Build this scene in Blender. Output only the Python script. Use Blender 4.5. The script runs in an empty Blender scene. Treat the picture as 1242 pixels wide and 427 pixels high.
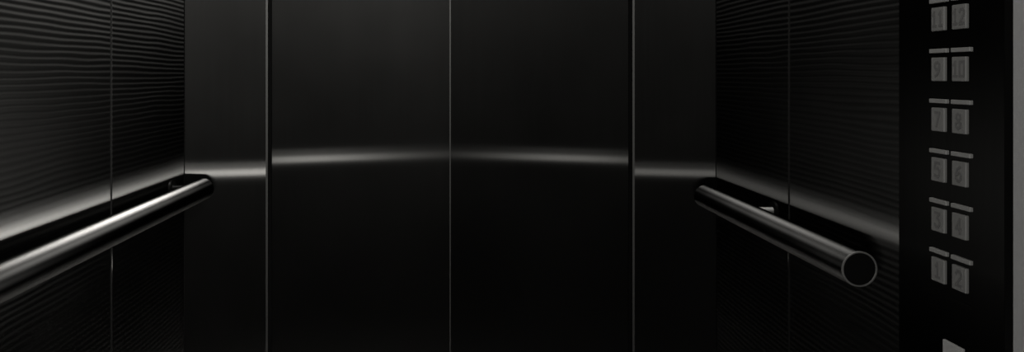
import bpy, bmesh, math
from mathutils import Vector, Matrix

sc = bpy.context.scene
COL = sc.collection
EYE = 1.2          # camera height above the car floor
HW = 0.70          # half width of the lift car
F = 900.0          # focal length in pixels (frame 1242 wide)
CX, CY = 546.0, 92.0

# ------------------------------------------------------------------ helpers
def box(bm, x0, x1, y0, y1, z0, z1, bevel=0.0, seg=2):
    r = bmesh.ops.create_cube(bm, size=1.0)
    vs = r['verts']
    bmesh.ops.scale(bm, vec=(abs(x1-x0), abs(y1-y0), abs(z1-z0)), verts=vs)
    bmesh.ops.translate(bm, vec=((x0+x1)/2, (y0+y1)/2, (z0+z1)/2), verts=vs)
    if bevel > 0:
        es = list({e for v in vs for e in v.link_edges})
        bmesh.ops.bevel(bm, geom=es, offset=bevel, segments=seg, profile=0.5, affect='EDGES')

def lathe_y(bm, cx, cz, prof, seg=48):
    """surface of revolution about an axis along Y; prof = [(y, r), ...]"""
    rings = []
    for y, r in prof:
        if r < 1e-6:
            rings.append([bm.verts.new((cx, y, cz))])
        else:
            rings.append([bm.verts.new((cx + r*math.cos(2*math.pi*i/seg), y, cz + r*math.sin(2*math.pi*i/seg))) for i in range(seg)])
    for a, b in zip(rings[:-1], rings[1:]):
        for i in range(seg):
            j = (i+1) % seg
            if len(a) == 1 and len(b) > 1: bm.faces.new((a[0], b[j], b[i]))
            elif len(b) == 1 and len(a) > 1: bm.faces.new((a[i], a[j], b[0]))
            elif len(a) > 1: bm.faces.new((a[i], a[j], b[j], b[i]))

def tube(bm, p0, p1, r, seg=24):
    p0, p1 = Vector(p0), Vector(p1)
    d = p1-p0
    m = Matrix.Translation((p0+p1)/2) @ d.to_track_quat('Z', 'Y').to_matrix().to_4x4()
    bmesh.ops.create_cone(bm, cap_ends=True, segments=seg, radius1=r, radius2=r, depth=d.length, matrix=m)

def obj(name, bm, mat, parent=None, smooth=False):
    bmesh.ops.recalc_face_normals(bm, faces=bm.faces)
    me = bpy.data.meshes.new(name)
    bm.to_mesh(me); bm.free()
    if smooth:
        for p in me.polygons: p.use_smooth = True
        try: me.set_sharp_from_angle(angle=math.radians(40))
        except Exception: pass
    me.materials.append(mat)
    o = bpy.data.objects.new(name, me)
    COL.objects.link(o)
    if parent: 
        o.parent = parent
        o.matrix_parent_inverse = Matrix.Translation(parent.location).inverted()
    return o

def struct(name, bm, mat, smooth=False):
    o = obj(name, bm, mat, None, smooth)
    o['kind'] = 'structure'
    return o

def thing(name, label, cat, loc, group=None):
    o = bpy.data.objects.new(name, None)
    o.empty_display_size = 0.05
    COL.objects.link(o)
    o.location = loc
    o['label'] = label; o['category'] = cat
    if group: o['group'] = group
    return o

# ------------------------------------------------------------------ materials
def new_mat(name):
    m = bpy.data.materials.new(name); m.use_nodes = True
    nt = m.node_tree; nt.nodes.clear()
    out = nt.nodes.new('ShaderNodeOutputMaterial')
    return m, nt, out

def vec(nt, v):
    n = nt.nodes.new('ShaderNodeCombineXYZ')
    for i in range(3): n.inputs[i].default_value = v[i]
    return n.outputs[0]

def glossy(nt, col, rough, aniso=0.0, tangent=None):
    n = nt.nodes.new('ShaderNodeBsdfAnisotropic')
    n.distribution = 'GGX'
    n.inputs['Color'].default_value = (col[0], col[1], col[2], 1)
    n.inputs['Roughness'].default_value = rough
    n.inputs['Anisotropy'].default_value = aniso
    if tangent is not None: nt.links.new(tangent, n.inputs['Tangent'])
    return n

def add(nt, a, b):
    n = nt.nodes.new('ShaderNodeAddShader')
    nt.links.new(a, n.inputs[0]); nt.links.new(b, n.inputs[1])
    return n.outputs[0]

def aniso_params(av, ah):
    """alpha along the (vertical) tangent and across it -> roughness, anisotropy"""
    mean = math.sqrt(av*ah)
    return math.sqrt(mean), 1 - math.sqrt(av/ah)

def brushed(name, gleam, av, ah, base, bv, bh, lean=(0.0, 0.0), ribs=False, grain=0.05, cloud=0.15):
    """dark sheet steel with a fine vertical grain: a point lamp draws out to a
    level line (gleam lobe), over a broader sheen (base lobe)"""
    m, nt, out = new_mat(name)
    L = nt.links
    r, a = aniso_params(av, ah)
    T = vec(nt, (0, 0, 1))
    geo = nt.nodes.new('ShaderNodeNewGeometry')
    g = glossy(nt, (gleam, gleam*0.99, gleam*0.955), r, a, T)
    # highlight moved: gleam normal tilted off the plumb sheet, varying with depth
    sp = nt.nodes.new('ShaderNodeSeparateXYZ'); L.new(geo.outputs['Position'], sp.inputs[0])
    ma = nt.nodes.new('ShaderNodeMath'); ma.operation = 'MULTIPLY_ADD'
    L.new(sp.outputs[1], ma.inputs[0]); ma.inputs[1].default_value = lean[1]; ma.inputs[2].default_value = lean[0]
    cz = nt.nodes.new('ShaderNodeCombineXYZ'); L.new(ma.outputs[0], cz.inputs[2])
    va = nt.nodes.new('ShaderNodeVectorMath'); va.operation = 'ADD'
    L.new(geo.outputs['Normal'], va.inputs[0]); L.new(cz.outputs[0], va.inputs[1])
    L.new(va.outputs[0], g.inputs['Normal'])
    r2, a2 = aniso_params(bv, bh)
    b = glossy(nt, (base, base*0.99, base*0.955), r2, a2, T)
    b.distribution = 'BECKMANN'
    # cloudy variation and fine grain in the sheen
    mp = nt.nodes.new('ShaderNodeMapping'); L.new(geo.outputs['Position'], mp.inputs[0])
    mp.inputs['Scale'].default_value = (160, 160, 3) if not ribs else (1.5, 1.5, 60)
    nz1 = nt.nodes.new('ShaderNodeTexNoise'); L.new(mp.outputs[0], nz1.inputs['Vector'])
    nz1.inputs['Scale'].default_value = 1.0; nz1.inputs['Detail'].default_value = 2
    nz2 = nt.nodes.new('ShaderNodeTexNoise'); L.new(geo.outputs['Position'], nz2.inputs['Vector'])
    nz2.inputs['Scale'].default_value = 3.0; nz2.inputs['Detail'].default_value = 3
    def lin(sock, lo, hi, f0=0.3, f1=0.7):
        mr = nt.nodes.new('ShaderNodeMapRange'); L.new(sock, mr.inputs['Value'])
        mr.inputs['From Min'].default_value = f0; mr.inputs['From Max'].default_value = f1
        mr.inputs['To Min'].default_value = lo; mr.inputs['To Max'].default_value = hi
        return mr.outputs[0]
    f = nt.nodes.new('ShaderNodeMath'); f.operation = 'MULTIPLY'
    L.new(lin(nz1.outputs['Fac'], 1-grain, 1+grain), f.inputs[0]); L.new(lin(nz2.outputs['Fac'], 1-cloud, 1+cloud), f.inputs[1])
    fac = f.outputs[0]
    if ribs:
        # pressed horizontal reeding: slightly wavering lines, about 11 mm pitch
        wv = nt.nodes.new('ShaderNodeTexWave'); wv.wave_type = 'BANDS'; wv.bands_direction = 'Z'
        wmp = nt.nodes.new('ShaderNodeMapping'); L.new(geo.outputs['Position'], wmp.inputs[0])
        wmp.inputs['Scale'].default_value = (0.22, 0.22, 1.0)
        L.new(wmp.outputs[0], wv.inputs['Vector'])
        wv.inputs['Scale'].default_value = RIB_SCALE
        wv.inputs['Distortion'].default_value = 3.6
        wv.inputs['Detail'].default_value = 1.5
        wv.inputs['Detail Scale'].default_value = 0.6
        bp = nt.nodes.new('ShaderNodeBump'); bp.inputs['Strength'].default_value = 0.25; bp.inputs['Distance'].default_value = 0.0016
        L.new(wv.outputs['Fac'], bp.inputs['Height'])
        L.new(bp.outputs[0], b.inputs['Normal'])
        f2 = nt.nodes.new('ShaderNodeMath'); f2.operation = 'MULTIPLY'
        L.new(fac, f2.inputs[0]); L.new(lin(wv.outputs['Fac'], 0.82, 1.12, 0.0, 1.0), f2.inputs[1])
        fac = f2.outputs[0]
    vm = nt.nodes.new('ShaderNodeVectorMath'); vm.operation = 'SCALE'
    vm.inputs[0].default_value = (base, base*0.99, base*0.955)
    L.new(fac, vm.inputs['Scale'])
    L.new(vm.outputs[0], b.inputs['Color'])
    L.new(add(nt, g.outputs[0], b.outputs[0]), out.inputs[0])
    return m

def satin(name, col, rough, diff=0.0, grain=0.02):
    m, nt, out = new_mat(name)
    L = nt.links
    g = glossy(nt, col, rough)
    g.distribution = 'BECKMANN'
    geo = nt.nodes.new('ShaderNodeNewGeometry')
    mp = nt.nodes.new('ShaderNodeMapping'); L.new(geo.outputs['Position'], mp.inputs[0]); mp.inputs['Scale'].default_value = (140, 12, 140)
    nz = nt.nodes.new('ShaderNodeTexNoise'); L.new(mp.outputs[0], nz.inputs['Vector']); nz.inputs['Scale'].default_value = 1.0
    mr = nt.nodes.new('ShaderNodeMapRange'); L.new(nz.outputs['Fac'], mr.inputs['Value'])
    mr.inputs['To Min'].default_value = rough*(1-grain); mr.inputs['To Max'].default_value = rough*(1+grain)
    L.new(mr.outputs[0], g.inputs['Roughness'])
    s = g.outputs[0]
    if diff > 0:
        d = nt.nodes.new('ShaderNodeBsdfDiffuse'); d.inputs['Color'].default_value = (diff, diff*0.99, diff*0.96, 1)
        s = add(nt, s, d.outputs[0])
    L.new(s, out.inputs[0])
    return m

def matte(name, v, warm=0.97, cloud=0.08, scale=25.0):
    m, nt, out = new_mat(name)
    L = nt.links
    geo = nt.nodes.new('ShaderNodeNewGeometry')
    nz = nt.nodes.new('ShaderNodeTexNoise'); L.new(geo.outputs['Position'], nz.inputs['Vector']); nz.inputs['Scale'].default_value = scale
    mr = nt.nodes.new('ShaderNodeMapRange'); L.new(nz.outputs['Fac'], mr.inputs['Value'])
    mr.inputs['To Min'].default_value = 1-cloud; mr.inputs['To Max'].default_value = 1+cloud
    vm = nt.nodes.new('ShaderNodeVectorMath'); vm.operation = 'SCALE'; vm.inputs[0].default_value = (v, v*(1+warm)/2, v*warm)
    L.new(mr.outputs[0], vm.inputs['Scale'])
    d = nt.nodes.new('ShaderNodeBsdfDiffuse'); L.new(vm.outputs[0], d.inputs['Color'])
    L.new(d.outputs[0], out.inputs[0])
    return m

RIB_SCALE = 27.0

M = {}
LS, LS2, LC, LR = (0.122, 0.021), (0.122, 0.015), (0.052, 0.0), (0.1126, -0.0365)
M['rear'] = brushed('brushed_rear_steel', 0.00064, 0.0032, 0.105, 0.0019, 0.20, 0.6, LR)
M['rear2'] = brushed('brushed_rear_steel_shaded', 0.00033, 0.0032, 0.105, 0.0013, 0.20, 0.6, LR)  # right half of the same steel, its weaker light put into the reflectance
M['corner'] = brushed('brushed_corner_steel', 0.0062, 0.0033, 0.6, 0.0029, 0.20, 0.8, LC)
M['corner2'] = brushed('brushed_corner_steel_shaded', 0.0015, 0.0033, 0.6, 0.0017, 0.20, 0.8, LC)  # right corner panel dimmed in colour to carry the shade on that side
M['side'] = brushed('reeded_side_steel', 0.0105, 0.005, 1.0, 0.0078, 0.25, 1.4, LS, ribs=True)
M['side2'] = brushed('reeded_side_steel_shaded', 0.0016, 0.005, 1.0, 0.0029, 0.25, 1.4, LS2, ribs=True)  # right wall, same steel: its fainter gleam and glow painted into the colour
M['trim'] = satin('satin_trim', (0.006, 0.006, 0.0058), 0.5, 0.0004)
M['trim_side'] = satin('satin_trim_dark', (0.007, 0.007, 0.0068), 0.5, 0.0018)
M['gap'] = matte('shadow_gap', 0.001)
def rail_steel(name, col, ac, ax):
    """tube polished around its girth: sharp round the tube, drawn out along it"""
    m, nt, out = new_mat(name)
    geo = nt.nodes.new('ShaderNodeNewGeometry')
    cr = nt.nodes.new('ShaderNodeVectorMath'); cr.operation = 'CROSS_PRODUCT'
    nt.links.new(geo.outputs['Normal'], cr.inputs[0]); cr.inputs[1].default_value = (0, 1, 0)
    r, a = aniso_params(ac, ax)
    g_ = glossy(nt, (col, col*0.99, col*0.965), r, a, cr.outputs[0])
    g_.distribution = 'BECKMANN'
    nz = nt.nodes.new('ShaderNodeTexNoise'); nt.links.new(geo.outputs['Position'], nz.inputs['Vector']); nz.inputs['Scale'].default_value = 9.0
    mr = nt.nodes.new('ShaderNodeMapRange'); nt.links.new(nz.outputs['Fac'], mr.inputs['Value'])
    mr.inputs['To Min'].default_value = r*0.96; mr.inputs['To Max'].default_value = r*1.04
    nt.links.new(mr.outputs[0], g_.inputs['Roughness'])
    nt.links.new(g_.outputs[0], out.inputs[0])
    return m
M['rail'] = rail_steel('satin_rail_steel', 0.0135, 0.165, 0.8)
M['cap'] = satin('dark_end_cap', (0.003, 0.003, 0.003), 0.45, 0.0006)
M['rim'] = satin('cap_rim_steel', (0.012, 0.012, 0.0117), 0.6, 0.009)
M['bracket'] = satin('bracket_steel', (0.04, 0.04, 0.039), 0.6, 0.02)
M['plate'] = brushed('black_panel_steel', 0.00002, 0.005, 0.6, 0.0009, 0.2, 1.0, LS)
M['button'] = satin('button_steel', (0.008, 0.008, 0.008), 0.5, 0.020)
M['bar'] = satin('button_bar_steel', (0.01, 0.01, 0.01), 0.5, 0.026)
M['legend'] = matte('button_legend', 0.014)
M['key'] = matte('pale_key', 0.04)
M['jamb'] = matte('grey_jamb_paint', 0.041, warm=1.0, cloud=0.01)
M['floor'] = matte('grey_floor', 0.3)
M['ceiling'] = matte('pale_ceiling', 0.3)
M['dark'] = matte('dark_shell', 0.004)

# ------------------------------------------------------------------ setting
YC = F*HW/324.0            # outer edge of the corner panels (1.944)
ANG = math.tan(math.radians(12.0))
# inner edge of the corner panels: they are set at a slight angle
YI = YC/(1-ANG*(221.0/F)) - 0.0
YI = (YC + ANG*HW)/(1 + ANG*221.0/F)
XE = 221.0/F*YI
YR = YI*221.0/216.5        # edge of the recessed rear wall, two flat panels in a shallow V
SAG = 0.085                # how much deeper its middle joint is
LEAN = 0.0
Z0, Z1 = 0.0, 2.30
YF = 0.90                  # car front
T = 0.03

def wall_box(name, x0, x1, y0, y1, mat, z0=Z0, z1=Z1, bevel=0.0):
    bm = bmesh.new(); box(bm, x0, x1, y0, y1, z0, z1, bevel)
    return struct(name, bm, mat)

def sheet(name, pts, mat, thick=0.02, lean=0.0, smooth=True):
    """upright sheet through plan points (left to right as seen), extruded back"""
    bm = bmesh.new()
    rows = []
    for x, y in pts:
        c = []
        for z in (Z0, Z1):
            yy = y - lean*(z-EYE)
            c += [bm.verts.new((x, yy, z)), bm.verts.new((x, yy+thick, z))]
        rows.append(c)
    for p, q in zip(rows[:-1], rows[1:]):
        bm.faces.new((p[0], q[0], q[2], p[2])); bm.faces.new((p[1], p[3], q[3], q[1]))
        bm.faces.new((p[2], q[2], q[3], p[3])); bm.faces.new((p[0], p[1], q[1], q[0]))
    for c in (rows[0], rows[-1]): bm.faces.new((c[0], c[2], c[3], c[1]))
    return struct(name, bm, mat, smooth)

g = 0.0018
def rear_y(x): return YR + SAG*(1-abs(x)/XE)
N_ = 40
xs = [-XE+0.001 + (XE-0.001-g)*i/N_ for i in range(N_+1)]
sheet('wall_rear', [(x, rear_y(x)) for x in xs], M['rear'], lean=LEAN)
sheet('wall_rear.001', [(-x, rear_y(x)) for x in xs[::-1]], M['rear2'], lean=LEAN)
sheet('trim_1', [(-g, rear_y(0)-0.0008), (g, rear_y(0)-0.0008)], M['trim'], lean=LEAN)
def corner_y(x): return YC + ANG*(HW-abs(x))
for n, s in ((0, -1), (1, 1)):
    xa, xb = HW-0.0045, XE+0.0055
    p = [(s*xa, corner_y(xa)), (s*xb, corner_y(xb))]
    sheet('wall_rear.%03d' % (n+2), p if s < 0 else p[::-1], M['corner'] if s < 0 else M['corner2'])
    p = [(s*xb, corner_y(xb)-0.001), (s*XE, corner_y(XE)-0.001)]
    sheet('trim_%d' % (n+2), p if s < 0 else p[::-1], M['trim'], 0.012)
    a, b = s*(XE+0.0005), s*(XE+0.005)
    wall_box('trim_%d' % (n+4), min(a, b), max(a, b), YI+0.011, YR+0.06, M['gap'])
    a, b = s*(HW-0.0045), s*HW
    wall_box('trim_%d' % (n+6), min(a, b), max(a, b), YC+0.006, YC+0.03, M['gap'])
# side walls: two panels a side, a narrow strip in the joint
YS = F*HW/411.0
YW = F*HW/547.0
for n, (s, side) in enumerate(((-1, 'left'), (1, 'right'))):
    a, b = s*HW, s*(HW+T)
    lo, hi = min(a, b), max(a, b)
    yn = YF if s < 0 else YW
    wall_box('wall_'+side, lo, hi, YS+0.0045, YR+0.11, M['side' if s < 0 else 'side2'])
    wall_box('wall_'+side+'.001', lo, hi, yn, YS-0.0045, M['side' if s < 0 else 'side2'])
    a, b = s*(HW+0.0006), s*(HW+T)
    wall_box('trim_%d' % (n+8), min(a, b), max(a, b), YS-0.0045, YS+0.0045, M['trim_side'])
# right wall behind the panel, shells, floor, ceiling
wall_box('wall_right.002', HW+0.006, HW+T, YF, YW, M['dark'])
wall_box('wall_rear.004', -HW-T, HW+T, YR+0.11, YR+0.13, M['dark'])
bm = bmesh.new(); box(bm, -2.0, 2.0, -3.0, YR+0.13, -0.05, 0.0); struct('floor', bm, M['floor'])
bm = bmesh.new(); box(bm, -HW-T, HW+T, YF-0.1, YR+0.13, Z1, Z1+0.05); struct('ceiling', bm, M['ceiling'])
# entrance jamb (grey) and the dark strip next to the control panel
XJ = 683.0/F*YF
wall_box('trim_10', XJ, XJ+0.16, YF-0.12, YF, M['jamb'], bevel=0.0)

# ------------------------------------------------------------------ handrails
XRAIL, RR = 0.628, 0.0274
def handrail(label, s, y0, y1, brackets, arm, drop):
    zc = EYE-drop
    t = thing('handrail', label, 'handrail', (s*XRAIL, (y0+y1)/2, zc-RR), 'satin handrails on the side walls')
    bm = bmesh.new()
    e = 0.006
    prof = [(y0+0.001, RR-0.0030), (y0, RR-0.0022), (y0, RR-0.0008), (y0+0.0008, RR)]
    prof += [(y0+0.05, RR), (y1-e, RR)]
    prof += [(y1-e*(1-math.sin(k*math.pi/8)), RR-e*(1-math.cos(k*math.pi/8))) for k in range(1, 5)]
    prof += [(y1, 0.0)]
    lathe_y(bm, s*XRAIL, zc, prof, 64)
    obj('rail_tube', bm, M['rail'], t, True)
    bm = bmesh.new()
    rc = RR-0.0030
    lathe_y(bm, s*XRAIL, zc, [(y0+0.02, 0.0), (y0+0.02, rc), (y0+0.0012, rc), (y0+0.0012, 0.0)], 64)
    c = obj('end_cap', bm, M['cap'], t, True); c['label'] = 'dark flat end cap'
    bm = bmesh.new()
    lathe_y(bm, s*XRAIL, zc, [(y0+0.0006, rc), (y0-0.0004, rc+0.0006), (y0-0.0004, RR-0.0007), (y0+0.0006, RR+0.0001), (y0+0.0022, RR+0.0001)], 64)
    obj('cap_rim', bm, M['rim'], c, True)
    for yb in brackets:
        bm = bmesh.new()
        tube(bm, (s*(XRAIL+RR-0.004), yb, zc+0.006), (s*(HW-0.004), yb, zc+0.006), 0.0075)
        bk = obj('bracket', bm, arm, t, True)
        bm = bmesh.new()
        tube(bm, (s*(HW-0.005), yb, zc+0.006), (s*HW, yb, zc+0.006), 0.02, 32)
        obj('bracket_flange', bm, M['cap'], bk, True)
    return t
handrail('bright satin steel handrail tube running along the left wall', -1, 0.945, 1.890, (0.985, 1.86), M['cap'], 0.2875)
handrail('dim satin steel handrail tube with dark end cap along the right wall', 1, 1.1373, 1.833, (1.60,), M['bracket'], 0.2965)

# ------------------------------------------------------------------ control panel
XP = HW-0.004
def yo(px): return F*XP/(px-CX)          # depth on the panel face for an image column
yA, yB = YW-0.0005, 0.9290
cp = thing('control_panel', 'tall black lift control panel with two columns of grey numbered buttons', 'control panel', (HW, (yA+yB)/2, 0.02))
bm = bmesh.new(); box(bm, XP, HW+0.004, yB, yA, 0.02, 2.25, 0.0012)
obj('face_plate', bm, M['plate'], cp)
bm = bmesh.new(); box(bm, XP-0.003, HW+0.004, YF+0.001, yB-0.0006, 0.02, 2.25, 0.001)
obj('edge_strip', bm, M['cap'], cp)

SEG = {  # numerals drawn as strokes on a 2 x 4 grid (u right, v up)
 '0': [[(0,0),(2,0),(2,4),(0,4),(0,0)]], '1': [[(0.3,3.1),(1.1,4),(1.1,0)],[(0.3,0),(1.9,0)]],
 '2': [[(0,3.3),(0.6,4),(1.5,4),(2,3.3),(2,2.5),(0,0),(2,0)]], '3': [[(0,4),(2,4),(0.9,2.4),(1.6,2.2),(2,1.4),(2,0.7),(1.4,0),(0.5,0),(0,0.6)]],
 '4': [[(1.5,0),(1.5,4),(0,1.2),(2,1.2)]], '5': [[(2,4),(0.1,4),(0,2.3),(1.3,2.5),(2,1.8),(2,0.7),(1.4,0),(0,0.3)]],
 '6': [[(1.8,4),(0.6,3.2),(0,1.8),(0,0.6),(0.6,0),(1.4,0),(2,0.7),(2,1.5),(1.4,2.2),(0,1.6)]], '7': [[(0,4),(2,4),(0.7,0)]],
 '8': [[(1,2.1),(0.1,2.8),(0.3,3.8),(1,4),(1.7,3.8),(1.9,2.8),(1,2.1),(0,1.3),(0.1,0.4),(1,0),(1.9,0.4),(2,1.3),(1,2.1)]],
 '9': [[(2,2.4),(0.6,1.9),(0,2.6),(0,3.4),(0.6,4),(1.4,4),(2,3.4),(2,2.2),(1.4,0.8),(0.3,0)]],
}
def stroke(bm, pts, x, w, t=0.0006):
    """flat raised stroke on a plane facing -X (viewer sees +y to the left)"""
    for i_, ((ya, za), (yb, zb)) in enumerate(zip(pts[:-1], pts[1:])):
        x = x - 0.00004          # keep overlapping stroke ends off one plane
        d = Vector((0, yb-ya, zb-za)); L_ = d.length
        d.normalize(); n = Vector((0, -d.z, d.y))*w/2
        a = Vector((x, ya, za))-d*w*0.4; b = Vector((x, yb, zb))+d*w*0.4
        q = [a+n, a-n, b-n, b+n]
        top = [bm.verts.new(v) for v in q]; bot = [bm.verts.new(v+Vector((t, 0, 0))) for v in q]
        bm.faces.new(top); bm.faces.new(bot[::-1])
        for i in range(4): bm.faces.new((top[i], top[(i+1) % 4], bot[(i+1) % 4], bot[i]))
def legend(text, yc, zc, x):
    bm = bmesh.new()
    h = 0.0195; u = h/4*(1.0 if len(text) == 1 else 0.86)
    w = 2*u*len(text) + 1.2*u*(len(text)-1)
    for k, chx in enumerate(text):
        left = yc + w/2 - k*3.2*u          # text runs from far (left) to near (right)
        for pl in SEG[chx]:
            stroke(bm, [(left-p[0]*u, zc-h/2+p[1]*h/4) for p in pl], x, 0.0034)
    return bm

XB = XP-0.0035
NUM = [('11', '12'), ('9', '10'), ('7', '8'), ('5', '6'), ('3', '4'), ('1', '2')]
cols = [(F*XB/(1130-CX), F*XB/(1145.5-CX), F*XB/(1127.5-CX), F*XB/(1148-CX)),
        (F*XB/(1155-CX), F*XB/(1172-CX), F*XB/(1153.6-CX), F*XB/(1177-CX))]
for r_ in range(6):
    zb = EYE + 0.0355 - 0.0713*(r_-1)
    for c_ in range(2):
        ya, yb, ba, bb = cols[c_]
        zc = zb-0.0262
        bm = bmesh.new(); box(bm, XB-0.001, XP+0.001, yb, ya, zc-0.0168, zc+0.0168, 0.0012)
        b = obj('button', bm, M['button'], cp)
        obj('numeral', legend(NUM[r_][c_], (ya+yb)/2, zc, XB-0.0014), M['legend'], b)
        bm = bmesh.new(); box(bm, XB-0.001, XP+0.001, bb, ba, zb-0.0030, zb+0.0030, 0.0008)
        obj('button_bar', bm, M['bar'], cp)
# thin slot and the pale square key near the bottom
bm = bmesh.new(); box(bm, XP-0.001, XP+0.001, F*XP/(1181-CX), F*XP/(1153-CX), EYE-0.3115, EYE-0.3075)
obj('slot', bm, M['cap'], cp)
ya, yb = F*XB/(1143-CX), F*XB/(1167-CX)
bm = bmesh.new(); box(bm, XB, XP+0.001, yb, ya, EYE-0.371-0.039, EYE-0.370, 0.001)
o = obj('key_plate', bm, M['key'], cp); o['label'] = 'pale square key plate'

# ------------------------------------------------------------------ lights
def area(name, loc, target, sx, sy, power, col=(1, 0.985, 0.95), spread=180):
    l = bpy.data.lights.new(name, 'AREA'); l.shape = 'RECTANGLE'; l.size = sx; l.size_y = sy
    l.energy = power; l.color = col; l.spread = math.radians(spread)
    o = bpy.data.objects.new(name, l); COL.objects.link(o); o.location = loc
    d = Vector(target)-Vector(loc)
    o.rotation_euler = d.to_track_quat('-Z', 'Y').to_euler()
    return o
def bulb(name, loc, r, power, col=(1, 0.985, 0.95)):
    l = bpy.data.lights.new(name, 'POINT'); l.shadow_soft_size = r; l.energy = power; l.color = col
    o = bpy.data.objects.new(name, l); COL.objects.link(o); o.location = loc
    return o
# unseen lights added below the camera to draw the level line and its halo
area('gleam_fill_light', (-0.06, 0.0, EYE-0.300), (-0.06, 2.0, EYE-0.28), 0.35, 0.03, 32.0)
area('halo_fill_light', (-0.06, 0.0, EYE-0.267), (-0.06, 2.0, EYE-0.28), 0.35, 0.04, 5.5)
# unseen fill lights added behind the viewer to brighten the upper walls
area('upper_wall_fill_light', (1.2, -0.7, 2.75), (-0.6, 1.7, 1.95), 0.7, 0.3, 120.0, spread=58)
area('upper_wall_fill_light.001', (-1.2, -0.7, 2.75), (0.5, 1.8, 1.95), 0.7, 0.3, 60.0, spread=58)
# ceiling lights of the car
area('ceiling_lamp', (-0.52, 1.45, Z1-0.01), (-0.56, 1.45, 0), 0.20, 1.0, 75.0, spread=50)
area('ceiling_lamp.001', (0.44, 1.45, Z1-0.01), (0.52, 1.45, 0), 0.45, 1.0, 13.0, spread=56)

w = bpy.data.worlds.new('world'); sc.world = w; w.use_nodes = True
w.node_tree.nodes['Background'].inputs[0].default_value = (0, 0, 0, 1)
w.node_tree.nodes['Background'].inputs[1].default_value = 0.0

# ------------------------------------------------------------------ camera
cam = bpy.data.cameras.new('camera'); cam.sensor_fit = 'HORIZONTAL'; cam.sensor_width = 36.0
cam.lens = 36.0*F/1242.0
cam.shift_x = (621.0-CX)/1242.0
cam.shift_y = -(213.5-CY)/1242.0
cam.clip_start = 0.01
co = bpy.data.objects.new('camera', cam); COL.objects.link(co)
co.location = (0, 0, EYE); co.rotation_euler = (math.radians(90), 0, 0)
sc.camera = co
sc.view_settings.view_transform = 'Standard'
sc.view_settings.look = 'None'
sc.view_settings.exposure = 0.0
sc.view_settings.gamma = 1.0
